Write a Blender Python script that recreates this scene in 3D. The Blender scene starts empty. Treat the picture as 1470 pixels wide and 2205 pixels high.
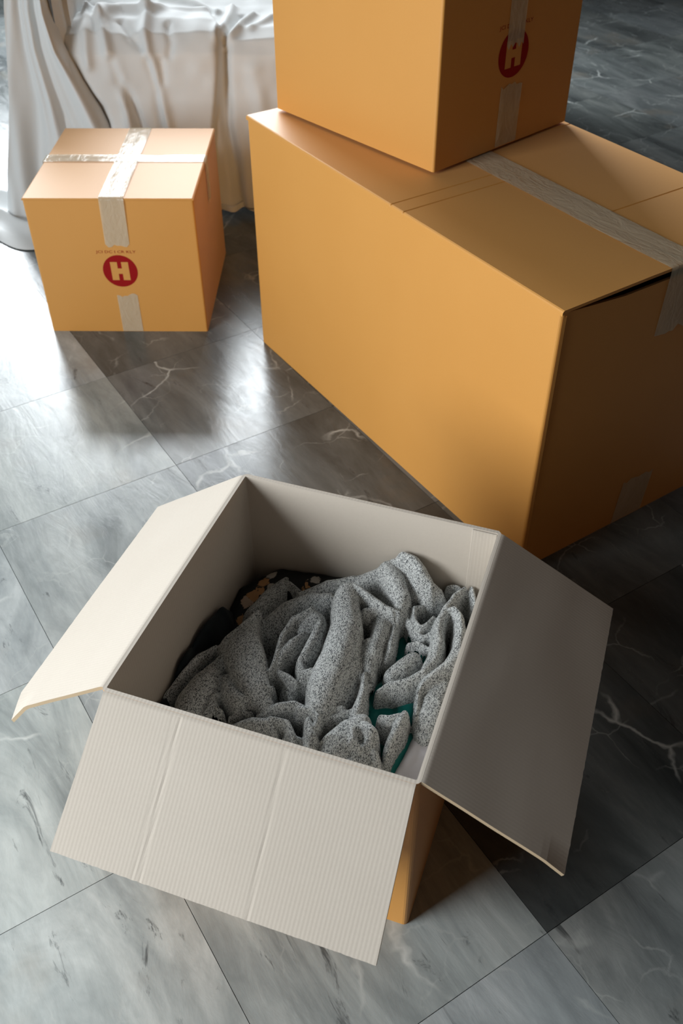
import bpy, bmesh, math, random
import numpy as np
from mathutils import Matrix, Vector, noise
R = math.radians
sc = bpy.context.scene
col = sc.collection
random.seed(7)

# ------------------------------------------------------------------ camera
cam_d = bpy.data.cameras.new('camera'); cam = bpy.data.objects.new('camera', cam_d); col.objects.link(cam)
PITCH, ROLL, CAM_H = R(42.203), R(-0.389), 1.1
_c, _s = math.cos(PITCH), math.sin(PITCH)
_r, _u, _w = Vector((1, 0, 0)), Vector((0, _s, _c)), Vector((0, _c, -_s))
_r2 = _r * math.cos(ROLL) + _u * math.sin(ROLL); _u2 = -_r * math.sin(ROLL) + _u * math.cos(ROLL)
M = Matrix((_r2, _u2, -_w)).transposed().to_4x4(); M.translation = (0, 0, CAM_H)
cam.matrix_world = M
cam_d.sensor_fit = 'VERTICAL'; cam_d.sensor_height = 36.0; cam_d.lens = 2038.25 * 36.0 / 2205.0
cam_d.clip_start = 0.02; cam_d.clip_end = 50
cam_d.dof.use_dof = True; cam_d.dof.focus_distance = 1.12; cam_d.dof.aperture_fstop = 9.0
sc.camera = cam

# ------------------------------------------------------------------ view, world, window light
sc.view_settings.view_transform = 'Standard'; sc.view_settings.look = 'None'
sc.view_settings.gamma = 1.0; sc.view_settings.use_curve_mapping = False
sc.view_settings.exposure = 0.0
wd = bpy.data.worlds.new('sky'); sc.world = wd; wd.use_nodes = True
wd.node_tree.nodes['Background'].inputs[0].default_value = (0.80, 0.90, 1.0, 1)
wd.node_tree.nodes['Background'].inputs[1].default_value = 0.4

def area_light(name, loc, target, sx, sy, power, color, spread=180):
    d = bpy.data.lights.new(name, 'AREA'); d.shape = 'RECTANGLE'; d.size = sx; d.size_y = sy
    d.energy = power; d.color = color; d.spread = R(spread)
    o = bpy.data.objects.new(name, d); col.objects.link(o); o.location = loc
    o.rotation_euler = (Vector(target) - Vector(loc)).to_track_quat('-Z', 'Y').to_euler()
    return o
# daylight entering by the window behind the sofa and the tall window on the left
area_light('daylight_back_window', (-0.98, 4.66, 1.70), (-0.98, 0, 1.70), 1.95, 2.0, 265, (0.90, 0.96, 1.0))
area_light('daylight_side_window', (-1.96, -0.20, 1.15), (0, -0.20, 1.15), 1.3, 1.6, 92, (0.93, 0.975, 1.0))

# ------------------------------------------------------------------ helpers
def lin(c):
    return tuple(((x / 255) / 12.92 if x / 255 <= 0.04045 else ((x / 255 + 0.055) / 1.055) ** 2.4) for x in c) + (1.0,)

class Nodes:
    def __init__(s, name):
        s.m = bpy.data.materials.new(name); s.m.use_nodes = True; s.t = s.m.node_tree
        s.b = s.t.nodes['Principled BSDF']
    def n(s, kind, **kw):
        nd = s.t.nodes.new(kind)
        for k, val in kw.items():
            if k in nd.inputs: nd.inputs[k].default_value = val
            else: setattr(nd, k, val)
        return nd
    def l(s, a, b): s.t.links.new(a, b)
    def coord(s, kind='Object', scale=(1, 1, 1), rot=(0, 0, 0)):
        tc = s.n('ShaderNodeTexCoord'); mp = s.n('ShaderNodeMapping')
        mp.inputs['Scale'].default_value = scale; mp.inputs['Rotation'].default_value = rot
        s.l(tc.outputs[kind], mp.inputs['Vector']); return mp.outputs['Vector']
    def noise(s, vec, scale, detail=4, rough=0.55, dist=0):
        nd = s.n('ShaderNodeTexNoise'); nd.inputs['Scale'].default_value = scale; nd.inputs['Detail'].default_value = detail
        nd.inputs['Roughness'].default_value = rough; nd.inputs['Distortion'].default_value = dist
        s.l(vec, nd.inputs['Vector']); return nd.outputs['Fac']
    def ramp(s, fac, stops):
        nd = s.n('ShaderNodeValToRGB'); e = nd.color_ramp.elements
        while len(e) < len(stops): e.new(0.5)
        for k, (p, c) in enumerate(stops): e[k].position = p; e[k].color = c
        s.l(fac, nd.inputs['Fac']); return nd.outputs['Color']
    def mix(s, fac, a, b, mode='MIX'):
        nd = s.n('ShaderNodeMix', data_type='RGBA', blend_type=mode)
        for sock, val in ((nd.inputs[0], fac), (nd.inputs[6], a), (nd.inputs[7], b)):
            if hasattr(val, 'links'): s.l(val, sock)
            else: sock.default_value = val
        return nd.outputs[2]
    def math(s, op, a, b=0.0):
        nd = s.n('ShaderNodeMath', operation=op)
        for sock, val in ((nd.inputs[0], a), (nd.inputs[1], b)):
            if hasattr(val, 'links'): s.l(val, sock)
            else: sock.default_value = val
        return nd.outputs[0]
    def bump(s, h, strength=0.2, dist=0.001, prev=None):
        nd = s.n('ShaderNodeBump'); nd.inputs['Strength'].default_value = strength; nd.inputs['Distance'].default_value = dist
        s.l(h, nd.inputs['Height'])
        if prev is not None: s.l(prev, nd.inputs['Normal'])
        return nd.outputs['Normal']

def plain(name, rgb, rough=0.6, spec=0.5):
    k = Nodes(name); k.b.inputs['Base Color'].default_value = lin(rgb); k.b.inputs['Roughness'].default_value = rough
    k.b.inputs['Specular IOR Level'].default_value = spec
    v = k.coord(); f = k.noise(v, 40)
    k.l(k.bump(f, 0.05, 0.001), k.b.inputs['Normal'])
    return k.m

def mat_kraft():
    k = Nodes('kraft_card'); v = k.coord()
    big = k.noise(v, 5, 3); fine = k.noise(v, 420, 3, 0.7)
    c = k.mix(big, lin((214, 151, 70)), lin((220, 158, 78)))
    c = k.mix(k.math('MULTIPLY', fine, 0.12), c, lin((150, 96, 40)))
    k.l(c, k.b.inputs['Base Color'])
    k.b.inputs['Roughness'].default_value = 0.55; k.b.inputs['Specular IOR Level'].default_value = 0.6
    k.b.inputs['Sheen Weight'].default_value = 0.25; k.b.inputs['Sheen Roughness'].default_value = 0.3
    k.l(k.bump(fine, 0.06, 0.0005, k.bump(big, 0.08, 0.004)), k.b.inputs['Normal'])
    return k.m

def mat_inner(name, axis):
    # grey-beige inside of the corrugated card, faint flutes along one axis
    k = Nodes(name)
    sca = (1, 1, 1)
    v = k.coord()
    fine = k.noise(v, 300, 4, 0.7); big = k.noise(v, 6, 3)
    wv = k.n('ShaderNodeTexWave', wave_type='BANDS', bands_direction=axis)
    wv.inputs['Scale'].default_value = 75; wv.inputs['Distortion'].default_value = 0.3; k.l(v, wv.inputs['Vector'])
    c = k.mix(big, lin((196, 186, 173)), lin((204, 195, 183)))
    c = k.mix(k.math('MULTIPLY', fine, 0.25), c, lin((160, 150, 138)))
    c = k.mix(k.math('MULTIPLY', wv.outputs['Fac'], 0.10), c, lin((168, 156, 142)))
    k.l(c, k.b.inputs['Base Color']); k.b.inputs['Roughness'].default_value = 0.75; k.b.inputs['Specular IOR Level'].default_value = 0.3
    k.l(k.bump(wv.outputs['Fac'], 0.12, 0.0006, k.bump(fine, 0.08, 0.0004)), k.b.inputs['Normal'])
    return k.m

def mat_tape():
    k = Nodes('clear_tape'); v = k.coord()
    n1 = k.noise(k.coord('Object', (1.0, 0.35, 0.5)), 55, 4, 0.6, 2.0); n2 = k.noise(v, 120, 2)
    c = k.mix(n1, lin((206, 196, 168)), lin((226, 218, 194)))
    k.l(c, k.b.inputs['Base Color'])
    k.b.inputs['Roughness'].default_value = 0.16; k.b.inputs['Specular IOR Level'].default_value = 0.7
    k.b.inputs['Alpha'].default_value = 0.56
    k.l(k.bump(n1, 0.45, 0.003, k.bump(n2, 0.06, 0.001)), k.b.inputs['Normal'])
    return k.m

def mat_floor():
    k = Nodes('slate_marble')
    tc = k.n('ShaderNodeTexCoord'); oi = k.n('ShaderNodeObjectInfo')
    # each tile cut from another place of the stone
    off = k.n('ShaderNodeVectorMath', operation='SCALE'); cmb = k.n('ShaderNodeCombineXYZ')
    k.l(oi.outputs['Random'], cmb.inputs[0]); k.l(k.math('FRACT', k.math('MULTIPLY', oi.outputs['Random'], 17.31)), cmb.inputs[1])
    k.l(k.math('FRACT', k.math('MULTIPLY', oi.outputs['Random'], 71.7)), cmb.inputs[2])
    k.l(cmb.outputs[0], off.inputs[0]); off.inputs['Scale'].default_value = 23.0
    add = k.n('ShaderNodeVectorMath', operation='ADD'); k.l(tc.outputs['Object'], add.inputs[0]); k.l(off.outputs[0], add.inputs[1])
    st = k.n('ShaderNodeMapping'); st.inputs['Scale'].default_value = (1.0, 0.28, 1.0); st.inputs['Rotation'].default_value = (0, 0, R(12))
    k.l(add.outputs[0], st.inputs['Vector'])
    V = st.outputs[0]; V0 = add.outputs[0]
    big = k.noise(V, 7, 6, 0.62, 0.8); streak = k.noise(V, 45, 5, 0.7, 0.4); fine = k.noise(V0, 160, 4, 0.7)
    tone = k.ramp(big, [(0.28, lin((92, 99, 101))), (0.5, lin((160, 167, 167))), (0.72, lin((208, 213, 211)))])
    tone = k.mix(k.math('MULTIPLY', k.math('SUBTRACT', streak, 0.35), 0.7), tone, lin((60, 66, 68)))
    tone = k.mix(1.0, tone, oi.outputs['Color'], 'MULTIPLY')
    # dark mineral flecks and warm stains
    fl = k.noise(V, 24, 6, 0.7, 1.2)
    tone = k.mix(k.ramp(fl, [(0.62, (0, 0, 0, 1)), (0.70, (0.75, 0.75, 0.75, 1))]), tone, lin((44, 48, 50)))
    wm = k.noise(V0, 5, 4)
    tone = k.mix(k.ramp(wm, [(0.6, (0, 0, 0, 1)), (0.78, (0.4, 0.4, 0.4, 1))]), tone, lin((128, 112, 92)))
    # pale veins: cell borders of a warped pattern, kept only in places
    def vein(scale, width, warp, gate, g0):
        nn = k.n('ShaderNodeTexNoise'); nn.inputs['Scale'].default_value = scale * 1.5; nn.inputs['Detail'].default_value = 5; k.l(V0, nn.inputs['Vector'])
        sc1 = k.n('ShaderNodeVectorMath', operation='SCALE'); sc1.inputs['Scale'].default_value = warp; k.l(nn.outputs['Color'], sc1.inputs[0])
        ad = k.n('ShaderNodeVectorMath', operation='ADD'); k.l(V0, ad.inputs[0]); k.l(sc1.outputs[0], ad.inputs[1])
        vo = k.n('ShaderNodeTexVoronoi', feature='DISTANCE_TO_EDGE'); vo.inputs['Scale'].default_value = scale; k.l(ad.outputs[0], vo.inputs['Vector'])
        ln = k.ramp(vo.outputs['Distance'], [(0.0, (1, 1, 1, 1)), (width, (0, 0, 0, 1))])
        g = k.ramp(k.noise(V0, gate, 3), [(g0, (0, 0, 0, 1)), (g0 + 0.14, (1, 1, 1, 1))])
        return k.mix(1.0, ln, g, 'MULTIPLY')
    v1 = vein(3.2, 0.012, 0.16, 6, 0.5); v2 = vein(11.0, 0.022, 0.06, 9, 0.5)
    tone = k.mix(k.math('MULTIPLY', v1, 0.8), tone, lin((214, 218, 214)))
    tone = k.mix(k.math('MULTIPLY', v2, 0.4), tone, lin((190, 194, 190)))
    k.l(tone, k.b.inputs['Base Color'])
    rg = k.ramp(fl, [(0.3, (0.17, 0.17, 0.17, 1)), (0.7, (0.30, 0.30, 0.30, 1))])
    k.l(rg, k.b.inputs['Roughness']); k.b.inputs['Specular IOR Level'].default_value = 0.42
    k.l(k.bump(fl, 0.12, 0.004, k.bump(fine, 0.03, 0.0006)), k.b.inputs['Normal'])
    return k.m

KRAFT = mat_kraft(); INNER = mat_inner('inner_card_flutes_x', 'Y'); INNER_Y = mat_inner('inner_card_flutes_y', 'X')
TAPE = mat_tape(); TILE = mat_floor(); GROUT = plain('dark_grout', (84, 88, 89), 0.9)
RED = plain('red_print', (152, 12, 14), 0.6, 0.2); PAINT = plain('grey_wall_paint', (120, 122, 122), 0.8)
CEIL = plain('ceiling_paint', (60, 58, 55), 0.85); FRAME = plain('white_window_frame', (225, 225, 222), 0.4)
DARKGAP = plain('raw_card_edge', (150, 112, 66), 0.9)

def mesh_obj(name, verts, faces, mats, parent=None, midx=None, smooth=False, matrix=None):
    me = bpy.data.meshes.new(name); me.from_pydata([tuple(v) for v in verts], [], faces)
    for m in (mats if isinstance(mats, (list, tuple)) else [mats]): me.materials.append(m)
    if midx is not None: me.polygons.foreach_set('material_index', midx)
    if smooth: me.polygons.foreach_set('use_smooth', [True] * len(me.polygons))
    me.update()
    o = bpy.data.objects.new(name, me); col.objects.link(o)
    if parent: o.parent = parent
    if matrix is not None: o.matrix_local = matrix
    return o
def bm_obj(name, bm, mats, parent=None, smooth=False):
    me = bpy.data.meshes.new(name); bm.normal_update(); bm.to_mesh(me); bm.free()
    for m in (mats if isinstance(mats, (list, tuple)) else [mats]): me.materials.append(m)
    if smooth: me.polygons.foreach_set('use_smooth', [True] * len(me.polygons))
    o = bpy.data.objects.new(name, me); col.objects.link(o)
    if parent: o.parent = parent
    return o
def add_box(bm, lo, hi, mi=0):
    x0, y0, z0 = lo; x1, y1, z1 = hi
    vs = [bm.verts.new(p) for p in ((x0, y0, z0), (x1, y0, z0), (x1, y1, z0), (x0, y1, z0), (x0, y0, z1), (x1, y0, z1), (x1, y1, z1), (x0, y1, z1))]
    for f in ((0, 3, 2, 1), (4, 5, 6, 7), (0, 1, 5, 4), (1, 2, 6, 5), (2, 3, 7, 6), (3, 0, 4, 7)):
        bm.faces.new([vs[i] for i in f]).material_index = mi
def box_obj(name, lo, hi, mat, parent=None, bevel=0.0, seg=2):
    bm = bmesh.new(); add_box(bm, lo, hi)
    if bevel: bmesh.ops.bevel(bm, geom=bm.edges[:], offset=bevel, segments=seg, affect='EDGES', profile=0.6)
    return bm_obj(name, bm, mat, parent)
def thing(name, label, cat, loc=(0, 0, 0), rz=0.0, group=None):
    o = bpy.data.objects.new(name, None); col.objects.link(o); o.location = loc; o.rotation_euler = (0, 0, rz)
    o.empty_display_size = 0.05
    o['label'] = label; o['category'] = cat
    if group: o['group'] = group
    return o
def struct(o, label=None, cat=None):
    o['kind'] = 'structure'
    if label: o['label'] = label
    if cat: o['category'] = cat
    return o

# ------------------------------------------------------------------ room shell
X0, X1, Y0, Y1, ZC = -2.0, 3.4, -2.8, 4.7, 3.3
floor = box_obj('floor', (X0, Y0, -0.06), (X1, Y1, -0.0018), GROUT)
struct(floor, 'polished dark grey marble tile floor under the boxes', 'floor')
TS, S0, T0, TA = 0.338, 0.118, 0.286, R(32)
bm = bmesh.new(); g_ = 0.0004; add_box(bm, (g_, g_, -0.008), (TS - g_, TS - g_, 0.0))
tile_me = bpy.data.meshes.new('tile'); bm.to_mesh(tile_me); bm.free(); tile_me.materials.append(TILE)
ca, sa = math.cos(TA), math.sin(TA)
for i in range(-12, 18):
    for j in range(-12, 18):
        s, t = S0 + i * TS, T0 + j * TS
        cx, cy = ca * (s + TS / 2) - sa * (t + TS / 2), sa * (s + TS / 2) + ca * (t + TS / 2)
        if not (-1.6 - 0.12 * cy < cx < 1.2 + 0.34 * cy and -0.4 < cy < 4.55): continue
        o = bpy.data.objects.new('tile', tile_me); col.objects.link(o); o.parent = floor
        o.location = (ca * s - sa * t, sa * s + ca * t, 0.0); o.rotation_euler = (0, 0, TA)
        # stone varies from tile to tile; darker tones on the right also carry painted shade
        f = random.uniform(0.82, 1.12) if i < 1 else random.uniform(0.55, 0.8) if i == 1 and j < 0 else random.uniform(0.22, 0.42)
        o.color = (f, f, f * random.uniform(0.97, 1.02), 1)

def wall_with_window(name, axis, pos, lo, hi, wlo, whi, zlo, zhi, th=0.14, sign=1):
    bm = bmesh.new()
    def seg(a, b, z0, z1):
        p, q = sorted((pos, pos + sign * th))
        if axis == 'Y': add_box(bm, (a, p, z0), (b, q, z1))
        else: add_box(bm, (p, a, z0), (q, b, z1))
    seg(lo, wlo, 0, ZC); seg(whi, hi, 0, ZC); seg(wlo, whi, 0, zlo); seg(wlo, whi, zhi, ZC)
    return struct(bm_obj(name, bm, PAINT))
wall_with_window('wall_back', 'Y', Y1, X0, X1, -1.98, 0.05, 0.6, 2.75)
wall_with_window('wall_left', 'X', X0, Y0, Y1, -0.9, 0.5, 0.3, 2.0, sign=-1)
DARKPAINT = plain('dark_brown_bounce_wall', (84, 56, 30), 0.8)  # unseen walls: dark brown invented to dim and warm the bounced light
struct(box_obj('wall_right', (X1, Y0, 0), (X1 + 0.14, Y1, ZC), DARKPAINT))
struct(box_obj('wall_front', (X0, Y0 - 0.14, 0), (X1, Y0, ZC), DARKPAINT))
struct(box_obj('ceiling', (X0, Y0, ZC), (X1, Y1, ZC + 0.12), CEIL))
GLASS = plain('window_glass', (235, 242, 242), 0.03)
GLASS.node_tree.nodes['Principled BSDF'].inputs['Transmission Weight'].default_value = 1.0
def window(name, axis, pos, wlo, whi, zlo, zhi, nm):
    root = bpy.data.objects.new(name, None); col.objects.link(root); root['kind'] = 'structure'
    def bar(nm_, a, b, z0, z1, d=0.05):
        if axis == 'Y': box_obj(nm_, (a, pos, z0), (b, pos + d, z1), FRAME, root, 0.004)
        else: box_obj(nm_, (pos - d, a, z0), (pos, b, z1), FRAME, root, 0.004)
    w = 0.05
    bar('frame_rail', wlo, whi, zlo, zlo + w); bar('frame_rail', wlo, whi, zhi - w, zhi)
    bar('frame_stile', wlo, wlo + w, zlo, zhi); bar('frame_stile', whi - w, whi, zlo, zhi)
    for k in range(1, nm):
        c = wlo + (whi - wlo) * k / nm
        bar('mullion', c - 0.025, c + 0.025, zlo, zhi)
    for k in range(nm):
        a, b = wlo + (whi - wlo) * k / nm + 0.026, wlo + (whi - wlo) * (k + 1) / nm - 0.026
        a, b = max(a, wlo + 0.051), min(b, whi - 0.051)
        if axis == 'Y': box_obj('pane', (a, pos + 0.02, zlo + 0.051), (b, pos + 0.026, zhi - 0.051), GLASS, root)
        else: box_obj('pane', (pos - 0.026, a, zlo + 0.051), (pos - 0.02, b, zhi - 0.051), GLASS, root)
window('window_1', 'Y', Y1 + 0.05, -1.98, 0.05, 0.6, 2.75, 3)
window('window_2', 'X', X0 - 0.05, -0.9, 0.5, 0.3, 2.0, 3)

# ------------------------------------------------------------------ cardboard boxes
TH = 0.0045
def ring_body(name, w, d, h, parent, mats, r=0.004, th=TH, top_drop=None):
    """four folded walls as one mesh: rounded vertical creases, real thickness, closed bottom"""
    def loop(inset, z, rr):
        pts = []
        x0, y0, x1, y1 = inset, inset, w - inset, d - inset
        for cx, cy, a0 in ((x1 - rr, y0 + rr, -90), (x1 - rr, y1 - rr, 0), (x0 + rr, y1 - rr, 90), (x0 + rr, y0 + rr, 180)):
            for k in range(5):
                a = R(a0 + 22.5 * k); pts.append((cx + rr * math.cos(a), cy + rr * math.sin(a), z))
        out = []
        for k, p in enumerate(pts):   # straight sides get extra points so the rim can bow
            q = pts[(k + 1) % len(pts)]; out.append(p)
            if k % 5 == 4:
                for e in range(1, 16): out.append((p[0] + (q[0] - p[0]) * e / 16, p[1] + (q[1] - p[1]) * e / 16, z))
        return out
    lo, hi = loop(0, 0, r), loop(0, h, r); ihi, ilo = loop(th, h, max(r - th, 0.0012)), loop(th, th, max(r - th, 0.0012))
    n = len(lo); V = lo + hi + ihi + ilo; F = []; MI = []
    for a, b, mi in ((0, 1, 0), (1, 2, 1), (2, 3, 2)):
        for k in range(n):
            k2 = (k + 1) % n; F.append((a * n + k, a * n + k2, b * n + k2, b * n + k)); MI.append(mi)
    F.append(tuple(range(n - 1, -1, -1))); MI.append(0); F.append(tuple(range(3 * n, 4 * n))); MI.append(2)
    if top_drop:
        V = [(x, y, z - top_drop(x, y) if z > h * 0.9 else z) for x, y, z in V]
    return mesh_obj(name, V, F, mats, parent, MI)

def slab(name, x0, x1, y0, y1, ztop, th, parent, mats, grooves=(), hinge=None, lift=None, ny=24):
    """closing flap; score grooves run across it at the given y; hinge edge rounded over"""
    ys = sorted(set([round(y0 + (y1 - y0) * k / ny, 5) for k in range(ny + 1)] + [round(g + d, 5) for g in grooves for d in (-0.0016, 0, 0.0016)]))
    xs = [x0, x0 + 0.0012, x0 + 0.003] + [x0 + (x1 - x0) * k / 10 for k in range(1, 10)] + [x1 - 0.003, x1 - 0.0012, x1]
    V = []; F = []
    def zt(x, y):
        z = ztop
        for g in grooves:
            if abs(y - g) < 0.0008: z -= 0.0016
        if hinge == 'x0': e = max(0, 1 - (x - x0) / 0.003); z -= 0.003 * e * e
        if hinge == 'x1': e = max(0, 1 - (x1 - x) / 0.003); z -= 0.003 * e * e
        if lift: z += lift(x, y)
        return z
    nx = len(xs); n_y = len(ys)
    for y in ys:
        for x in xs: V.append((x, y, zt(x, y)))
    for y in ys:
        for x in xs: V.append((x, y, (zt(x, y) if lift else ztop) - th))
    B = nx * n_y
    for j in range(n_y - 1):
        for i in range(nx - 1):
            a = j * nx + i
            F.append((a, a + 1, a + nx + 1, a + nx)); F.append((B + a, B + a + nx, B + a + nx + 1, B + a + 1))
    for i in range(nx - 1):
        a = i; F.append((a, B + a, B + a + 1, a + 1)); a = (n_y - 1) * nx + i; F.append((a, a + 1, B + a + 1, B + a))
    for j in range(n_y - 1):
        a = j * nx; F.append((a, a + nx, B + a + nx, B + a)); a = j * nx + nx - 1; F.append((a, B + a, B + a + nx, a + nx))
    o = mesh_obj(name, V, F, mats, parent)
    return o

def tape_strip(name, path, side, width, parent, seed=0, jag=(True, True), lateral=None, wrinkle=0.0003, step=0.006, nw=9, up=0.0006):
    """film laid along a 3D path (list of points on the card) with torn ends; side = width direction"""
    rnd = random.Random(seed); side = Vector(side).normalized()
    P = [Vector(p) for p in path]; pts = []; nor = []
    segn = []
    for a, b in zip(P[:-1], P[1:]):
        segn.append(side.cross(b - a).normalized())
    for k, (a, b) in enumerate(zip(P[:-1], P[1:])):
        n = max(2, int((b - a).length / step))
        for q in range(n + (1 if k == len(P) - 2 else 0)):
            pts.append(a.lerp(b, q / n))
            nn = segn[k]
            if q == 0 and k > 0: nn = (segn[k] + segn[k - 1]).normalized()
            nor.append(nn)
    n = len(pts); V = []; F = []
    j0 = [rnd.uniform(0, 0.010) for _ in range(nw)]; j1 = [rnd.uniform(0, 0.010) for _ in range(nw)]
    for i, (p, nn) in enumerate(zip(pts, nor)):
        for q in range(nw):
            f = q / (nw - 1) - 0.5
            pp = p + side * (width * f)
            if i == 0 and jag[0]: pp = pp + (pts[1] - pts[0]).normalized() * -j0[q]
            if i == n - 1 and jag[1]: pp = pp + (pts[-1] - pts[-2]).normalized() * j1[q]
            wv = noise.noise(Vector((i * 0.10 + seed * 9.1, f * 5.5, seed))) 
            wv2 = noise.noise(Vector((i * 0.03 + seed * 3.7, f * 11, 5.0)))
            V.append(pp + nn * (up + wrinkle * (1 + wv) + wrinkle * 1.6 * max(0, wv2) ** 1.5 * 2))
    for i in range(n - 1):
        for q in range(nw - 1):
            a = i * nw + q; F.append((a, a + 1, a + nw + 1, a + nw))
    return mesh_obj(name, V, F, TAPE, parent, smooth=True)

def logo(parent, cx, cz, r, flip_seed=0):
    """red roundel with a block H left open in card colour, printed on the face y = 0"""
    n = 48; e = 0.0003
    V = [(cx, -e, cz)] + [(cx + r * math.cos(2 * math.pi * k / n), -e, cz + r * math.sin(2 * math.pi * k / n)) for k in range(n)]
    F = [(0, k + 1, (k + 1) % n + 1) for k in range(n)]
    d = mesh_obj('printed_roundel', V, F, RED, parent)
    hw, hh, st, br = r * 0.52, r * 0.57, r * 0.40, r * 0.17
    e2 = 0.00055
    pl = [(-hw, -hh), (-hw + st, -hh), (-hw + st, -br), (hw - st, -br), (hw - st, -hh), (hw, -hh), (hw, hh), (hw - st, hh), (hw - st, br), (-hw + st, br), (-hw + st, hh), (-hw, hh)]
    V = [(cx + x, -e2, cz + z) for x, z in pl]
    F = [(0, 1, 2, 9, 10, 11), (2, 3, 8, 9), (3, 4, 5, 6, 7, 8)]
    mesh_obj('letter', V, F, KRAFT, d)
    return d
def lettering(parent, text, x0, x1, z, size):
    cu = bpy.data.curves.new('lettering', 'FONT'); cu.body = text; cu.size = size; cu.resolution_u = 2
    tmp = bpy.data.objects.new('tmp', cu); col.objects.link(tmp)
    dg = bpy.context.evaluated_depsgraph_get(); me = bpy.data.meshes.new_from_object(tmp.evaluated_get(dg))
    bpy.data.objects.remove(tmp)
    xs = [v.co.x for v in me.vertices]; a, b = min(xs), max(xs)
    for v in me.vertices:
        x = x0 + (v.co.x - a) / (b - a) * (x1 - x0); zz = z + v.co.y
        v.co = (x, -0.0003, zz)
    me.materials.clear(); me.materials.append(RED)
    o = bpy.data.objects.new('printed_lettering', me); col.objects.link(o); o.parent = parent
    return o

# --- small taped box in front of the sofa
W, D, H = 0.3408, 0.3696, 0.3036
b1 = thing('cardboard_box', 'small closed cardboard box with a red H roundel on the floor before the sofa', 'box', (-0.6305, 1.8124, 0), R(-1.164))
ring_body('body', W, D, H - TH - 0.0008, b1, [KRAFT, DARKGAP, INNER])
for x0, x1, hg in ((-0.001, W / 2 + 0.004, 'x0'), (W / 2 + 0.0055, W + 0.001, 'x1')):
    slab('top_flap', x0, x1, -0.0015, D + 0.0015, H, TH, b1, KRAFT, hinge=hg)
tape_strip('tape', [(0.175, 0.0, 0.207), (0.178, -0.0018, H + 0.0002), (0.174, D + 0.0018, H + 0.0002), (0.174, D, 0.20)], (1, 0, 0), 0.050, b1, 1, wrinkle=0.0005)
tape_strip('tape', [(0.177, 0.0, 0.001), (0.177, 0.0, 0.083)], (1, 0, 0), 0.044, b1, 2, jag=(False, True))
tape_strip('tape', [(-0.001, 0.196, 0.22), (-0.0016, 0.196, H + 0.0004), (W + 0.0016, 0.196, H + 0.0004), (W + 0.001, 0.196, 0.22)], (0, -1, 0), 0.038, b1, 3, wrinkle=0.0005)
logo(b1, 0.1713, 0.1448, 0.0362)
lettering(b1, 'JCI DC I CR KLY', 0.1273, 0.2099, 0.1855, 0.0085)

# --- big long box
W, D, H2 = 0.4603, 0.8319, 0.477
b2 = thing('cardboard_box', 'largest closed cardboard box, long and carrying another box on its top', 'box', (0.2841, 1.067, 0), R(32.896))
def drop2(x, y):
    return 0.010 * min(1, max(0, (x - 0.006) / 0.11)) if y < 0.0055 and x < 0.4 else 0.0
ring_body('body', W, D, H2 - TH - 0.0008, b2, [KRAFT, DARKGAP, INNER], r=0.005, top_drop=drop2)
mid = 0.228
slab('top_flap', -0.001, mid - 0.001, -0.002, D + 0.002, H2, TH, b2, KRAFT, grooves=(0.347, 0.379), hinge='x0', lift=lambda x, y: 0.002 * max(0, 1 - y / 0.10) ** 2 * max(0, min(1, x / 0.16)))
slab('top_flap', mid + 0.001, W + 0.001, -0.002, D + 0.002, H2, TH, b2, KRAFT, grooves=(0.174, 0.473), hinge='x1')
tape_strip('tape', [(0.228, 0.0, 0.378), (0.228, -0.0025, H2 + 0.002), (0.228, 0.06, H2 + 0.0008), (0.228, D + 0.002, H2 + 0.0006), (0.228, D, 0.36)], (1, 0, 0), 0.062, b2, 5, wrinkle=0.0004)
tape_strip('tape', [(0.240, 0.0, 0.002), (0.247, 0.0, 0.082)], (1, 0, 0), 0.070, b2, 6, jag=(False, True))
# glued joint down the corner of the right-hand face
mesh_obj('joint_crease', [(0.0035, -0.0006, 0.0), (0.0085, -0.0012, 0.0), (0.0085, -0.0012, 0.466), (0.0035, -0.0006, 0.466), (0.0085, 0.0004, 0.0), (0.0085, 0.0004, 0.466)], [(0, 1, 2, 3), (1, 4, 5, 2)], KRAFT, b2)

# --- box stacked on it
W, D, H = 0.3379, 0.3994, 0.3036
b3 = thing('cardboard_box', 'closed cardboard box with tape over its red H roundel, stacked on the largest box', 'box', (0.151, 1.492, H2 + 0.0044), R(41.57))
ring_body('body', W, D, H - TH - 0.0008, b3, [KRAFT, DARKGAP, INNER])
for x0, x1, hg in ((-0.001, W / 2, 'x0'), (W / 2 + 0.0015, W + 0.001, 'x1')):
    slab('top_flap', x0, x1, -0.0015, D + 0.0015, H, TH, b3, KRAFT, hinge=hg)
tape_strip('tape', [(0.1715, 0.0, 0.163), (0.169, -0.0018, H + 0.0002), (0.169, D + 0.0018, H + 0.0002), (0.169, D, 0.20)], (1, 0, 0), 0.040, b3, 8)
tape_strip('tape', [(0.173, 0.0, 0.002), (0.174, 0.0, 0.094)], (1, 0, 0), 0.053, b3, 9, jag=(False, True))
logo(b3, 0.1705, 0.146, 0.0362)
lettering(b3, 'JCI DC I CR KLY', 0.1305, 0.2106, 0.1865, 0.0085)

# --- open box with clothes
W4, D4, H4 = 0.3722, 0.3458, 0.2996
b4 = thing('open_cardboard_box', 'open cardboard box with flaps folded out, holding grey knitwear', 'box', (0.0732, 0.4934, 0), R(70.518))
ring_body('body', W4, D4, H4, b4, [KRAFT, INNER, INNER_Y], r=0.006)

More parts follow.
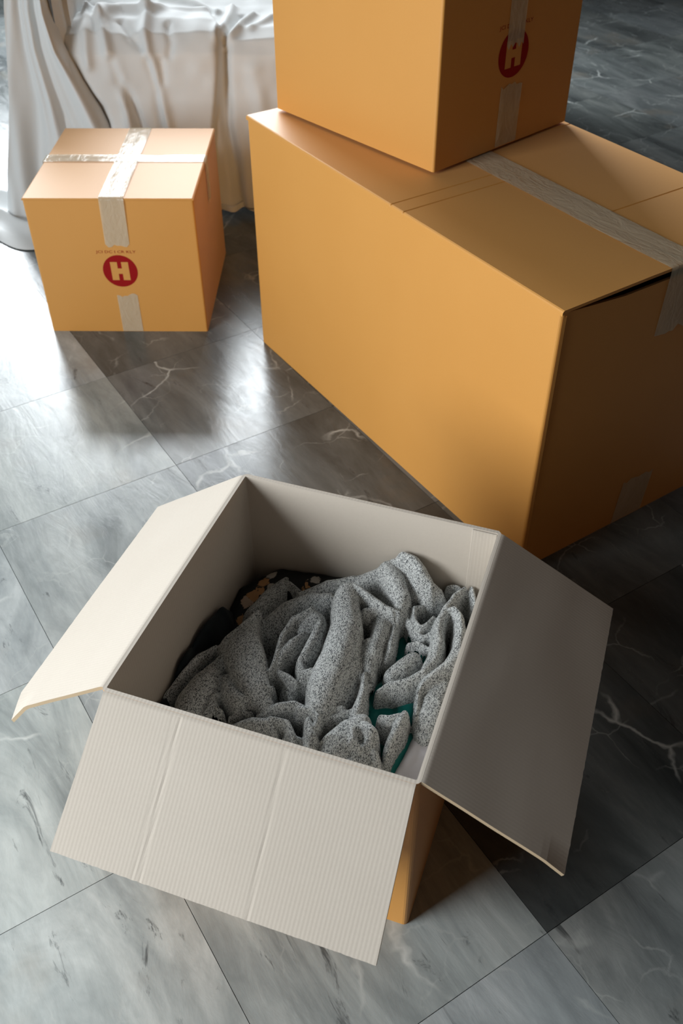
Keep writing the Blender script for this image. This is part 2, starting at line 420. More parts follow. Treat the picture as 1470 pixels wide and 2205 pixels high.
def flap(name, hx, hy, along, out, length, width, ang, parent, mats, creases=(), bend=None, seed=0, skew=(0, 0)):
    """folded-out flap: hinge at the rim, rounded roll, then a flat slab with slightly ragged outer edge"""
    th = TH; al = Vector((*along, 0)); ou = Vector((*out, 0)); up = Vector((0, 0, 1))
    nU = 120; prof = []
    # profile of the top (inner card) surface: short roll then straight
    r = 0.006; steps = 5
    p = Vector((0, 0)); a0 = R(-4); tgt = ang
    for k in range(steps + 1):
        prof.append(p.copy()); a = a0 + (tgt - a0) * (k + 0.5) / steps; p = p + Vector((math.cos(a), math.sin(a))) * (r / steps)
    L = length; m = 22; q = prof[-1]
    for k in range(1, m + 1): prof.append(q + Vector((math.cos(tgt), math.sin(tgt))) * ((L - r) * k / m))
    nP = len(prof); V = []; rnd = random.Random(seed)
    rag = [noise.noise(Vector((i * 0.45, seed, 0))) * 0.0006 for i in range(nU + 1)]
    for layer in (0, 1):
        for i in range(nU + 1):
            f = i / nU
            for k, pp in enumerate(prof):
                t = max(0.0, (k - steps) / m)
                wpos = width * f + (skew[0] * (1 - f) + skew[1] * f) * t
                x, z = pp
                d = Vector((math.cos(tgt), math.sin(tgt)))
                if k == nP - 1: x += d.x * rag[i]; z += d.y * rag[i]
                z0 = z
                for (cf0, cf1, dep) in creases:
                    cf = cf0 + (cf1 - cf0) * t
                    z0 -= dep * max(0, 1 - abs(f - cf) * nU / 1.01) if k > 3 else 0
                z0 += 0.0008 * noise.noise(Vector((f * 3 + seed, t * 3, 2.0))) * min(1, t * 4)
                if bend: z0 += bend(f, t)
                nrm = Vector((-math.sin(tgt), math.cos(tgt))) if k > steps else Vector((0, 1)).lerp(Vector((-math.sin(tgt), math.cos(tgt))), k / steps)
                xx = x - nrm.x * th * layer; zz = z0 - nrm.y * th * layer
                V.append(Vector((hx, hy, H4)) + al * wpos + ou * xx + up * zz)
    F = []; MI = []; N1 = (nU + 1) * nP
    flipn = al.cross(ou).z < 0
    def quad(f_, mi): F.append(tuple(reversed(f_)) if flipn else f_); MI.append(mi)
    for i in range(nU):
        for k in range(nP - 1):
            a = i * nP + k
            quad((a, a + nP, a + nP + 1, a + 1), 0); quad((N1 + a, N1 + a + 1, N1 + a + nP + 1, N1 + a + nP), 1)
    for i in range(nU):
        a = i * nP + nP - 1; quad((a, a + nP, N1 + a + nP, N1 + a), 2)
        a = i * nP; quad((a, N1 + a, N1 + a + nP, a + nP), 2)
    for k in range(nP - 1):
        a = k; quad((a, a + 1, N1 + a + 1, N1 + a), 2); a = nU * nP + k; quad((a, N1 + a, N1 + a + 1, a + 1), 2)
    o = mesh_obj(name, V, F, mats, parent, MI, smooth=False)
    return o
bm = bmesh.new(); add_box(bm, (W4 - TH - 0.0026, TH, 0.012), (W4 - TH + 0.0005, 0.036, H4 - 0.0015)); bmesh.ops.bevel(bm, geom=bm.edges[:], offset=0.0008, segments=1, affect='EDGES')
bm_obj('joint_tab', bm, INNER, b4)
EDGE = plain('corrugated_edge', (182, 160, 130), 0.9)
# front flap (over wall x=0), right flap (wall y=0), left flap (wall y=D4), back flap hanging outside (wall x=W4)
flap('flap', 0.001, 0.004, (0, 1), (-1, 0), 0.170, D4 - 0.008, R(-39), b4, [INNER, KRAFT, EDGE], creases=((0.395, 0.375, 0.0005), (0.735, 0.71, 0.0006), (0.755, 0.732, 0.0003)), seed=3, skew=(-0.004, 0.008))
flap('flap', 0.004, 0.001, (1, 0), (0, -1), 0.172, W4 - 0.008, R(-29), b4, [INNER_Y, KRAFT, EDGE], seed=5, skew=(0.0, 0.0), bend=lambda f, t: -0.005 * max(0, 1 - f * 12) * max(0, t - 0.85) / 0.15)
flap('flap', 0.004, D4 - 0.001, (1, 0), (0, 1), 0.170, W4 - 0.008, R(-35), b4, [INNER_Y, KRAFT, EDGE], seed=8, skew=(-0.006, 0.0), bend=lambda f, t: -0.018 * max(0, 1 - f * 14) * max(0, t - 0.8) / 0.2)
flap('flap', W4 - 0.001, 0.004, (0, 1), (1, 0), 0.170, D4 - 0.008, R(-80), b4, [INNER, KRAFT, EDGE], seed=9)

# ------------------------------------------------------------------ clothes in the open box
FOLDS = [
    ([(0.1755, 0.2603, 0.15, 0.0372), (0.2404, 0.2346, 0.16, 0.0382), (0.3092, 0.1926, 0.165, 0.0392), (0.3606, 0.1491, 0.17, 0.0399)], 0.03, 2.5),
    ([(0.1386, 0.2887, 0.14, 0.0301), (0.144, 0.2253, 0.15, 0.0296), (0.1536, 0.1727, 0.15, 0.0295), (0.1442, 0.1279, 0.15, 0.029)], 0.03, 2.5),
    ([(0.0979, 0.227, 0.15, 0.0224), (0.1055, 0.1818, 0.15, 0.0223), (0.1087, 0.1156, 0.15, 0.022)], 0.03, 2.5),
    ([(0.2273, 0.1782, 0.165, 0.0305), (0.234, 0.1446, 0.16, 0.0305), (0.2874, 0.1258, 0.16, 0.0314)], 0.03, 2.5),
    ([(0.3437, 0.106, 0.16, 0.0287), (0.3392, 0.0605, 0.16, 0.0283), (0.3695, 0.0467, 0.165, 0.0287)], 0.03, 2.5),
    ([(0.2335, 0.0288, 0.155, 0.0232), (0.181, 0.0213, 0.15, 0.0225)], 0.03, 2.5),
    ([(0.3014, 0.1767, 0.212, 0.02), (0.2534, 0.1627, 0.214, 0.0241), (0.2027, 0.1565, 0.212, 0.024), (0.1575, 0.1557, 0.205, 0.0247), (0.1325, 0.1541, 0.196, 0.0207)], 0.04, 2.6),
    ([(0.2449, 0.1431, 0.19, 0.0114), (0.2025, 0.1358, 0.19, 0.0118), (0.1741, 0.133, 0.184, 0.0116), (0.1469, 0.1338, 0.176, 0.0108)], 0.03, 2.2),
    ([(0.3603, 0.1213, 0.236, 0.0131), (0.3542, 0.1044, 0.238, 0.0138), (0.3418, 0.0897, 0.234, 0.0137), (0.3363, 0.0758, 0.222, 0.0116), (0.3401, 0.0633, 0.206, 0.0081)], 0.03, 2),
    ([(0.3494, 0.138, 0.22, 0.0165), (0.332, 0.1225, 0.221, 0.0171), (0.3173, 0.1102, 0.214, 0.0145), (0.305, 0.107, 0.204, 0.0113)], 0.03, 2.3),
    ([(0.3446, 0.1904, 0.176, 0.0153), (0.3451, 0.1692, 0.19, 0.016), (0.3482, 0.1512, 0.205, 0.0158), (0.3563, 0.1333, 0.222, 0.0132)], 0.028, 2.2),
    ([(0.3099, 0.1751, 0.212, 0.0069), (0.3036, 0.1592, 0.212, 0.0078), (0.2972, 0.1418, 0.208, 0.0089), (0.2936, 0.1237, 0.204, 0.0084), (0.2938, 0.1053, 0.202, 0.0064)], 0.026, 2),
    ([(0.282, 0.1452, 0.2, 0.0064), (0.2898, 0.1325, 0.2, 0.0058), (0.2894, 0.1123, 0.203, 0.0048)], 0.02, 2),
    ([(0.3108, 0.2389, 0.168, 0.0165), (0.3317, 0.2157, 0.176, 0.0159), (0.3456, 0.1824, 0.184, 0.0129)], 0.03, 2.2),
    ([(0.2408, 0.2681, 0.168, 0.0243), (0.2731, 0.2467, 0.178, 0.021), (0.2944, 0.2246, 0.182, 0.0169), (0.3001, 0.2041, 0.186, 0.0141)], 0.03, 2.3),
    ([(0.2264, 0.2283, 0.178, 0.0204), (0.2437, 0.22, 0.188, 0.0205), (0.2587, 0.2073, 0.192, 0.0171)], 0.03, 2.3),
    ([(0.3427, 0.2774, 0.152, 0.0141), (0.3041, 0.2872, 0.158, 0.0182), (0.2673, 0.2989, 0.16, 0.0164)], 0.03, 2.2),
    ([(0.3345, 0.272, 0.154, 0.0111), (0.3286, 0.2541, 0.15, 0.0088)], 0.02, 2),
    ([(0.2663, 0.2137, 0.197, 0.0069), (0.2455, 0.2295, 0.197, 0.0075), (0.2178, 0.2331, 0.196, 0.0074), (0.1857, 0.2311, 0.192, 0.0066), (0.1625, 0.2301, 0.186, 0.0049)], 0.022, 2),
    ([(0.2226, 0.2831, 0.19, 0.015), (0.1894, 0.2755, 0.196, 0.026), (0.1567, 0.2541, 0.196, 0.0234), (0.1353, 0.2314, 0.19, 0.0186), (0.1265, 0.2197, 0.18, 0.0128)], 0.03, 2.8),
    ([(0.189, 0.3028, 0.186, 0.0074), (0.1622, 0.2784, 0.19, 0.0085), (0.1402, 0.2512, 0.186, 0.0078), (0.1284, 0.231, 0.178, 0.0071)], 0.022, 2),
    ([(0.2424, 0.2815, 0.19, 0.0062), (0.2162, 0.2894, 0.192, 0.0082), (0.1916, 0.3008, 0.189, 0.0074)], 0.02, 2),
    ([(0.1928, 0.3343, 0.172, 0.0069), (0.1752, 0.3481, 0.175, 0.0089), (0.1456, 0.3489, 0.172, 0.0087), (0.1187, 0.3439, 0.164, 0.0086), (0.0979, 0.3434, 0.158, 0.0079)], 0.03, 2),
    ([(0.1847, 0.3129, 0.178, 0.0061), (0.1601, 0.3229, 0.184, 0.0074), (0.1295, 0.3283, 0.184, 0.0079), (0.0997, 0.3364, 0.175, 0.0072), (0.0884, 0.3425, 0.168, 0.0065)], 0.026, 2),
    ([(0.1654, 0.2986, 0.177, 0.0128), (0.1281, 0.3001, 0.187, 0.0202), (0.098, 0.3018, 0.187, 0.0231), (0.0764, 0.2989, 0.182, 0.0209)], 0.034, 2.3),
    ([(0.1849, 0.3072, 0.180, 0.0054), (0.1758, 0.2954, 0.182, 0.0061), (0.1663, 0.3026, 0.177, 0.0047)], 0.02, 2),
    ([(0.12, 0.2808, 0.176, 0.0044), (0.1043, 0.2805, 0.179, 0.0047), (0.0896, 0.2786, 0.177, 0.0049), (0.0817, 0.2821, 0.17, 0.0044)], 0.02, 2),
    ([(0.1099, 0.2792, 0.17, 0.005), (0.0998, 0.2711, 0.172, 0.005), (0.101, 0.2656, 0.168, 0.0044)], 0.02, 2),
    ([(0.1443, 0.2794, 0.178, 0.0105), (0.1261, 0.266, 0.182, 0.014), (0.1183, 0.2496, 0.182, 0.0125), (0.1257, 0.2372, 0.178, 0.0081)], 0.03, 2.4),
    ([(0.1008, 0.2566, 0.16, 0.0035), (0.1083, 0.2434, 0.166, 0.0044), (0.1125, 0.2323, 0.168, 0.0035)], 0.02, 2),
    ([(0.137, 0.2324, 0.178, 0.0059), (0.14, 0.2191, 0.18, 0.0065), (0.1484, 0.217, 0.18, 0.0039)], 0.03, 2),
    ([(0.246, 0.1955, 0.2, 0.009), (0.2187, 0.1927, 0.203, 0.0106), (0.1964, 0.1957, 0.199, 0.0099), (0.1884, 0.2009, 0.192, 0.006)], 0.026, 2),
    ([(0.2295, 0.2093, 0.194, 0.0059), (0.2089, 0.2185, 0.197, 0.0092), (0.1923, 0.2252, 0.192, 0.0079), (0.1791, 0.2251, 0.186, 0.006)], 0.024, 2),
    ([(0.1856, 0.2277, 0.186, 0.0068), (0.1717, 0.224, 0.18, 0.006), (0.1677, 0.2077, 0.182, 0.0066), (0.1611, 0.1924, 0.182, 0.0048)], 0.024, 2),
    ([(0.1866, 0.1971, 0.19, 0.0105), (0.1714, 0.1881, 0.188, 0.0104), (0.1757, 0.1784, 0.194, 0.0089)], 0.03, 2.2),
    ([(0.16, 0.2071, 0.165, 0.0105), (0.1504, 0.1953, 0.165, 0.009)], 0.03, 2),
    ([(0.1103, 0.2239, 0.17, 0.0064), (0.1221, 0.204, 0.182, 0.0101), (0.1293, 0.1846, 0.184, 0.0095), (0.1259, 0.1663, 0.186, 0.0069)], 0.028, 2),
    ([(0.121, 0.1761, 0.188, 0.0056), (0.1227, 0.1599, 0.193, 0.0062), (0.1144, 0.1475, 0.194, 0.0062), (0.1058, 0.147, 0.19, 0.0056)], 0.02, 2),
    ([(0.1105, 0.1604, 0.188, 0.0093), (0.0931, 0.1489, 0.188, 0.0116), (0.0769, 0.1463, 0.18, 0.0104)], 0.034, 2),
    ([(0.085, 0.2477, 0.166, 0.0095), (0.0961, 0.2241, 0.178, 0.0151), (0.1009, 0.2056, 0.18, 0.0125), (0.0912, 0.1952, 0.174, 0.0069)], 0.032, 2),
    ([(0.1049, 0.2072, 0.182, 0.0044), (0.1017, 0.1855, 0.183, 0.0056), (0.0877, 0.1702, 0.18, 0.0062), (0.0756, 0.1624, 0.174, 0.0055)], 0.02, 2),
    ([(0.0902, 0.1798, 0.172, 0.0093), (0.0914, 0.1653, 0.172, 0.0093)], 0.03, 2),
    ([(0.1193, 0.1523, 0.18, 0.0075), (0.1315, 0.13, 0.182, 0.0094), (0.1466, 0.1152, 0.182, 0.0082)], 0.026, 2),
    ([(0.1244, 0.1609, 0.18, 0.0044), (0.1327, 0.1438, 0.182, 0.0057), (0.1448, 0.1279, 0.184, 0.0057)], 0.016, 2),
    ([(0.0797, 0.1247, 0.176, 0.0183), (0.095, 0.1171, 0.19, 0.0237), (0.1138, 0.1074, 0.195, 0.022), (0.1334, 0.101, 0.19, 0.0124)], 0.034, 2.4),
    ([(0.0816, 0.0964, 0.182, 0.0166), (0.0963, 0.0887, 0.186, 0.0152), (0.0836, 0.0812, 0.176, 0.0136)], 0.03, 2.2),
    ([(0.1981, 0.1206, 0.186, 0.0046), (0.1674, 0.1139, 0.19, 0.0076), (0.148, 0.1108, 0.19, 0.0107), (0.1335, 0.1108, 0.188, 0.0094)], 0.03, 2),
    ([(0.1192, 0.0936, 0.198, 0.0109), (0.1126, 0.0844, 0.202, 0.0122), (0.1039, 0.0829, 0.196, 0.0095)], 0.032, 2.2),
    ([(0.1064, 0.1066, 0.2, 0.0068), (0.0947, 0.1012, 0.2, 0.007), (0.0924, 0.0905, 0.192, 0.004)], 0.03, 2),
    ([(0.1587, 0.0564, 0.186, 0.0092), (0.1358, 0.0585, 0.192, 0.0118), (0.1167, 0.061, 0.184, 0.009), (0.1016, 0.0602, 0.17, 0.0068)], 0.034, 2.2),
    ([(0.1409, 0.0831, 0.188, 0.0056), (0.1399, 0.0712, 0.19, 0.0104), (0.1502, 0.0612, 0.188, 0.0098)], 0.03, 2.2),
    ([(0.0975, 0.0736, 0.186, 0.0081), (0.0868, 0.0686, 0.18, 0.0086), (0.0804, 0.0692, 0.17, 0.0074)], 0.03, 2),
    ([(0.0814, 0.0867, 0.186, 0.0054), (0.08, 0.0806, 0.184, 0.0048), (0.0767, 0.0822, 0.176, 0.0054)], 0.03, 2),
    ([(0.2897, 0.1238, 0.19, 0.0137), (0.2606, 0.1198, 0.194, 0.0146), (0.2304, 0.1201, 0.194, 0.0134), (0.2153, 0.1232, 0.186, 0.0108)], 0.034, 2.3),
    ([(0.2817, 0.1449, 0.186, 0.0065), (0.2792, 0.139, 0.186, 0.0065)], 0.02, 2),
    ([(0.2972, 0.1106, 0.182, 0.0084), (0.269, 0.1039, 0.186, 0.0073), (0.2444, 0.0997, 0.186, 0.0066), (0.2307, 0.1034, 0.176, 0.0053)], 0.028, 2),
    ([(0.2439, 0.1283, 0.192, 0.0134), (0.2232, 0.1231, 0.19, 0.0125), (0.203, 0.1164, 0.184, 0.0096), (0.1956, 0.1123, 0.176, 0.0064)], 0.03, 2.2),
    ([(0.2629, 0.1057, 0.184, 0.0054), (0.2457, 0.102, 0.184, 0.0051), (0.2355, 0.1049, 0.176, 0.0039)], 0.024, 2),
    ([(0.2125, 0.1288, 0.184, 0.0035), (0.1943, 0.125, 0.184, 0.0035), (0.1824, 0.1142, 0.182, 0.004), (0.1883, 0.11, 0.18, 0.0032)], 0.02, 2),
    ([(0.3479, 0.0949, 0.186, 0.005), (0.3199, 0.1005, 0.186, 0.0056), (0.299, 0.0945, 0.186, 0.0055), (0.2835, 0.0798, 0.184, 0.0054), (0.2771, 0.0665, 0.184, 0.0064), (0.2826, 0.0592, 0.188, 0.0057)], 0.022, 2),
    ([(0.3228, 0.0812, 0.19, 0.0046), (0.3143, 0.0908, 0.193, 0.0052), (0.2959, 0.0847, 0.193, 0.0055), (0.2871, 0.0729, 0.19, 0.0057), (0.2932, 0.0665, 0.193, 0.0054), (0.3072, 0.0621, 0.194, 0.0045)], 0.022, 2),
    ([(0.3419, 0.0846, 0.186, 0.0099), (0.3377, 0.0717, 0.19, 0.0102), (0.3423, 0.0595, 0.192, 0.0079)], 0.024, 2),
    ([(0.3556, 0.032, 0.206, 0.0059), (0.3411, 0.0435, 0.206, 0.0078), (0.3211, 0.0507, 0.205, 0.0093), (0.2972, 0.051, 0.204, 0.0105), (0.274, 0.0472, 0.202, 0.0113), (0.2513, 0.0465, 0.199, 0.0111), (0.2346, 0.0482, 0.196, 0.0107)], 0.036, 2),
    ([(0.2679, 0.0444, 0.202, 0.0115), (0.2391, 0.0426, 0.199, 0.0108), (0.2168, 0.0498, 0.195, 0.0104), (0.2036, 0.0667, 0.19, 0.0104), (0.1938, 0.0876, 0.184, 0.0095), (0.1813, 0.1002, 0.18, 0.0055)], 0.036, 2),
    ([(0.2423, 0.0717, 0.186, 0.0141), (0.2261, 0.0793, 0.188, 0.0147), (0.2121, 0.0902, 0.184, 0.0117)], 0.03, 2.3),
    ([(0.2621, 0.0834, 0.182, 0.0039), (0.2662, 0.0722, 0.184, 0.0045), (0.2626, 0.0588, 0.184, 0.0039)], 0.02, 2),
    ([(0.3142, 0.0482, 0.206, 0.0064), (0.3176, 0.0403, 0.21, 0.0073), (0.3059, 0.0285, 0.21, 0.0089), (0.2862, 0.021, 0.208, 0.01), (0.2647, 0.0194, 0.204, 0.0105), (0.2434, 0.0247, 0.2, 0.0101)], 0.036, 2),
    ([(0.2603, 0.0169, 0.203, 0.0117), (0.2391, 0.0232, 0.2, 0.0113), (0.2189, 0.0355, 0.196, 0.0092), (0.2033, 0.0458, 0.19, 0.006), (0.1918, 0.0496, 0.184, 0.0037)], 0.03, 2),
    ([(0.2187, 0.0238, 0.178, 0.0131), (0.1911, 0.0285, 0.18, 0.0178), (0.1675, 0.0279, 0.178, 0.0183), (0.1493, 0.0252, 0.168, 0.0161)], 0.03, 2.8),
    ([(0.1904, 0.0477, 0.182, 0.0043), (0.1746, 0.0446, 0.18, 0.0042), (0.162, 0.0422, 0.174, 0.0042)], 0.02, 2),
    ([(0.3726, 0.0712, 0.196, 0.0083), (0.3684, 0.0503, 0.206, 0.0092), (0.3712, 0.0293, 0.208, 0.0079)], 0.03, 2.6),
    ([(0.3634, 0.0254, 0.204, 0.0062), (0.3441, 0.018, 0.2, 0.0065), (0.3197, 0.0125, 0.194, 0.0054)], 0.03, 2),
    ([(0.3568, 0.0553, 0.198, 0.0073), (0.3624, 0.0399, 0.2, 0.0066)], 0.03, 2),
]

def cell_noise(X, Y, sc_, seed):
    """smooth value noise on arrays"""
    rs = np.random.RandomState(seed); T = rs.rand(64, 64)
    x, y = X * sc_, Y * sc_; i = np.floor(x).astype(int); j = np.floor(y).astype(int); fx, fy = x - i, y - j
    fx = fx * fx * (3 - 2 * fx); fy = fy * fy * (3 - 2 * fy)
    g = lambda a, b: T[a % 64, b % 64]
    return (g(i, j) * (1 - fx) * (1 - fy) + g(i + 1, j) * fx * (1 - fy) + g(i, j + 1) * (1 - fx) * fy + g(i + 1, j + 1) * fx * fy) * 2 - 1
def seg_dist(X, Y, pts):
    """distance to a polyline with the interpolated z and radius at the nearest point"""
    best = np.full(X.shape, 1e9); bz = np.zeros(X.shape); br = np.ones(X.shape)
    for (x0, y0, z0, r0), (x1, y1, z1, r1) in zip(pts[:-1], pts[1:]):
        dx, dy = x1 - x0, y1 - y0; L2 = dx * dx + dy * dy + 1e-12
        t = np.clip(((X - x0) * dx + (Y - y0) * dy) / L2, 0, 1)
        r = r0 + (r1 - r0) * t
        d = np.hypot(X - x0 - dx * t, Y - y0 - dy * t) / r
        m = d < best
        best = np.where(m, d, best); bz = np.where(m, z0 + (z1 - z0) * t, bz); br = np.where(m, r, br)
    return best, bz, br
def blur(Z, m, n):
    for _ in range(n):
        A = np.where(m, Z, 0.0); Wt = m.astype(float); S = np.zeros_like(Z); K = np.zeros_like(Z)
        for dx in (-1, 0, 1):
            for dy in (-1, 0, 1):
                w = (2 - abs(dx)) * (2 - abs(dy)); S += w * np.roll(np.roll(A, dx, 0), dy, 1); K += w * np.roll(np.roll(Wt, dx, 0), dy, 1)
        Z = np.where(m, S / np.maximum(K, 1e-6), Z)
    return Z
def cloth_field(name, folds, x0, x1, y0, y1, step, mat, parent_xy, smooth=2, wob=0.0012, deepen=1.0, seed=1, warp=0.004, cut=1.10, grow=1.0, holes=(), base_drop=0.0, mask=None):
    nx, ny = int((x1 - x0) / step) + 1, int((y1 - y0) / step) + 1
    X, Y = np.meshgrid(np.linspace(x0, x1, nx), np.linspace(y0, y1, ny), indexing='ij')
    Xw = X + warp * cell_noise(X, Y, 28, seed); Yw = Y + warp * cell_noise(X, Y, 28, seed + 1)
    Z = np.full(X.shape, -1.0); M_ = np.zeros(X.shape, bool)
    for pts, h, p in folds:
        d, z, r = seg_dist(Xw, Yw, [(a, b, c, e * (grow if h < 0.0299 or p < 2.45 else 1.0)) for a, b, c, e in pts])
        m = d < cut
        h = h * (deepen if p != 2.5 else 1.0)
        if p == 2.5:   # the lower layer of the same garment: sunk, and open where other clothes show through
            z = z - base_drop
            for hx, hy, hr in holes: z = z - 0.05 * np.clip((hr * 1.15 - np.hypot(X - hx, Y - hy)) / (hr * 0.35), 0, 1)
        zz = z - h * (1 - np.maximum(0, 1 - np.minimum(d, 1) ** p) ** (1 / p)) - np.maximum(0, d - 1) * np.maximum(r * 8.0, 0.45)
        Z = np.where(m & (zz > Z), zz, Z); M_ |= m
    if mask is not None: M_ &= mask(X, Y)
    Z = Z + wob * cell_noise(X, Y, 60, seed + 5) + wob * 0.5 * cell_noise(X, Y, 140, seed + 6)
    Z = np.maximum(blur(Z, M_, smooth), 0.012)
    idx = -np.ones(X.shape, int); idx[M_] = np.arange(M_.sum())
    V = np.stack([X[M_], Y[M_], Z[M_]], -1)
    q = M_[:-1, :-1] & M_[1:, :-1] & M_[1:, 1:] & M_[:-1, 1:]
    F = np.stack([idx[:-1, :-1][q], idx[1:, :-1][q], idx[1:, 1:][q], idx[:-1, 1:][q]], -1)
    me = bpy.data.meshes.new(name); me.from_pydata(V.tolist(), [], F.tolist()); me.materials.append(mat)
    me.polygons.foreach_set('use_smooth', [True] * len(me.polygons)); me.update()
    o = bpy.data.objects.new(name, me); col.objects.link(o)
    o.location = parent_xy[0]; o.rotation_euler = (0, 0, parent_xy[1])
    return o

def mat_knit():
    k = Nodes('heather_knit'); v = k.coord()
    # speckle of dark and pale yarn arranged in small stitches
    st = k.n('ShaderNodeMapping'); st.inputs['Scale'].default_value = (1.0, 1.7, 1.0); st.inputs['Rotation'].default_value = (0, 0, R(20)); k.l(v, st.inputs['Vector'])
    vo = k.n('ShaderNodeTexVoronoi'); vo.inputs['Scale'].default_value = 780; k.l(st.outputs[0], vo.inputs['Vector'])
    sp = k.n('ShaderNodeSeparateColor'); k.l(vo.outputs['Color'], sp.inputs['Color'])
    n2 = k.noise(v, 800, 2, 0.6)
    f = k.math('ADD', k.math('MULTIPLY', sp.outputs[0], 0.7), k.math('MULTIPLY', n2, 0.45))
    c = k.ramp(f, [(0.28, lin((80, 82, 84))), (0.45, lin((164, 167, 167))), (0.72, lin((222, 224, 222)))])
    wv = k.n('ShaderNodeTexWave', wave_type='BANDS', bands_direction='X'); wv.inputs['Scale'].default_value = 135; wv.inputs['Distortion'].default_value = 1.6; wv.inputs['Detail Scale'].default_value = 0.4
    k.l(st.outputs[0], wv.inputs['Vector'])   # courses of the knit
    c = k.mix(k.math('MULTIPLY', wv.outputs['Fac'], 0.16), c, lin((96, 98, 100)))
    k.l(c, k.b.inputs['Base Color']); k.b.inputs['Roughness'].default_value = 0.95; k.b.inputs['Specular IOR Level'].default_value = 0.1
    k.b.inputs['Sheen Weight'].default_value = 0.15
    k.l(k.bump(vo.outputs['Distance'], 0.55, 0.0012), k.b.inputs['Normal'])
    k.b.inputs['Normal'].links[0].from_node.invert = True
    return k.m
KNIT = mat_knit()
B4 = ((0.0732, 0.4934, 0.0), R(70.518))
FOLDS.append(([(0.03, 0.05, 0.145, 0.05), (0.03, 0.17, 0.150, 0.05), (0.03, 0.30, 0.145, 0.05)], 0.03, 2.5))
sw = cloth_field('knit_sweater', FOLDS, 0.006, 0.3640, 0.006, 0.3398, 0.0011, KNIT, B4, smooth=2, wob=0.0009, warp=0.0028, deepen=1.4, seed=3, grow=1.05, base_drop=0.018, holes=((0.200, 0.078, 0.034), (0.222, 0.064, 0.022), (0.185, 0.09, 0.022), (0.134, 0.049, 0.02), (0.105, 0.055, 0.02), (0.155, 0.045, 0.02), (0.288, 0.103, 0.016), (0.27, 0.10, 0.014), (0.10, 0.03, 0.03)))
sw['label'] = 'crumpled heather grey knitted sweater on top inside the open box'; sw['category'] = 'sweater'

def mat_cloth(name, a, b, scale=30, rough=0.8, sheen=0.1):
    k = Nodes(name); v = k.coord(); n = k.noise(v, scale, 4, 0.6); fn = k.noise(v, 900, 2)
    k.l(k.mix(n, lin(a), lin(b)), k.b.inputs['Base Color']); k.b.inputs['Roughness'].default_value = rough
    k.b.inputs['Specular IOR Level'].default_value = 0.25; k.b.inputs['Sheen Weight'].default_value = sheen
    k.l(k.bump(fn, 0.08, 0.0004), k.b.inputs['Normal'])
    return k.m
def mat_pattern():
    k = Nodes('dark_patterned_cloth'); v = k.coord()
    vo = k.n('ShaderNodeTexVoronoi', feature='F1'); vo.inputs['Scale'].default_value = 36; k.l(v, vo.inputs['Vector'])
    n = k.noise(v, 60, 3, 0.6, 2.0)
    d = k.math('ADD', vo.outputs['Distance'], k.math('MULTIPLY', k.math('SUBTRACT', n, 0.5), 0.55))
    mk = k.ramp(d, [(0.29, (1, 1, 1, 1)), (0.34, (0, 0, 0, 1))])
    sp = k.n('ShaderNodeSeparateColor'); k.l(vo.outputs['Color'], sp.inputs['Color'])
    on = k.ramp(sp.outputs[0], [(0.25, (0, 0, 0, 1)), (0.3, (1, 1, 1, 1))])
    tint = k.ramp(sp.outputs[1], [(0.5, lin((200, 150, 102))), (0.6, lin((196, 188, 178)))])
    k.l(k.mix(k.mix(1.0, mk, on, 'MULTIPLY'), lin((16, 18, 20)), tint), k.b.inputs['Base Color'])
    k.b.inputs['Roughness'].default_value = 0.7
    return k.m
# dark print scarf in the back corner, teal garment under the sweater, pale one by the right wall, dark one at the bottom
sf = cloth_field('patterned_scarf', [([(0.25, 0.325, 0.125, 0.03), (0.31, 0.322, 0.142, 0.032), (0.345, 0.29, 0.150, 0.032), (0.352, 0.24, 0.155, 0.03), (0.356, 0.20, 0.160, 0.026)], 0.04, 2.2),
    ([(0.26, 0.29, 0.12, 0.04), (0.33, 0.25, 0.13, 0.04)], 0.04, 2.2)], 0.006, 0.3640, 0.006, 0.3396, 0.002, mat_pattern(), B4, seed=11, wob=0.002)
sf['label'] = 'black scarf with beige and white print, behind the grey sweater'; sf['category'] = 'scarf'
tl = cloth_field('teal_garment', [([(0.05, 0.08, 0.140, 0.05), (0.12, 0.06, 0.144, 0.05), (0.19, 0.08, 0.148, 0.05), (0.24, 0.07, 0.150, 0.045), (0.30, 0.10, 0.150, 0.045)], 0.03, 2.5),
    ([(0.185, 0.11, 0.154, 0.012), (0.215, 0.095, 0.158, 0.014), (0.24, 0.09, 0.156, 0.012)], 0.012, 2), ([(0.18, 0.062, 0.152, 0.014), (0.235, 0.066, 0.157, 0.02)], 0.012, 2),
    ([(0.09, 0.062, 0.148, 0.014), (0.15, 0.05, 0.152, 0.012)], 0.012, 2)], 0.006, 0.3640, 0.006, 0.3396, 0.002, mat_cloth('teal_fabric', (8, 104, 98), (14, 124, 116), 60, 0.45, 0.2), B4, seed=21, wob=0.0035)
tl['label'] = 'teal green garment showing in gaps below the grey sweater'; tl['category'] = 'garment'
wh = cloth_field('pale_garment', [([(0.02, 0.03, 0.150, 0.026), (0.09, 0.026, 0.156, 0.026), (0.15, 0.022, 0.160, 0.022), (0.20, 0.018, 0.160, 0.016)], 0.03, 2.4),
    ([(0.085, 0.045, 0.152, 0.008), (0.115, 0.034, 0.162, 0.010), (0.15, 0.030, 0.160, 0.008)], 0.014, 2)], 0.006, 0.3640, 0.006, 0.3396, 0.0016, mat_cloth('pale_lilac_fabric', (196, 192, 196), (206, 203, 206), 20), B4, seed=31, wob=0.0016)
wh['label'] = 'pale whitish garment tucked along the right wall inside the open box'; wh['category'] = 'garment'
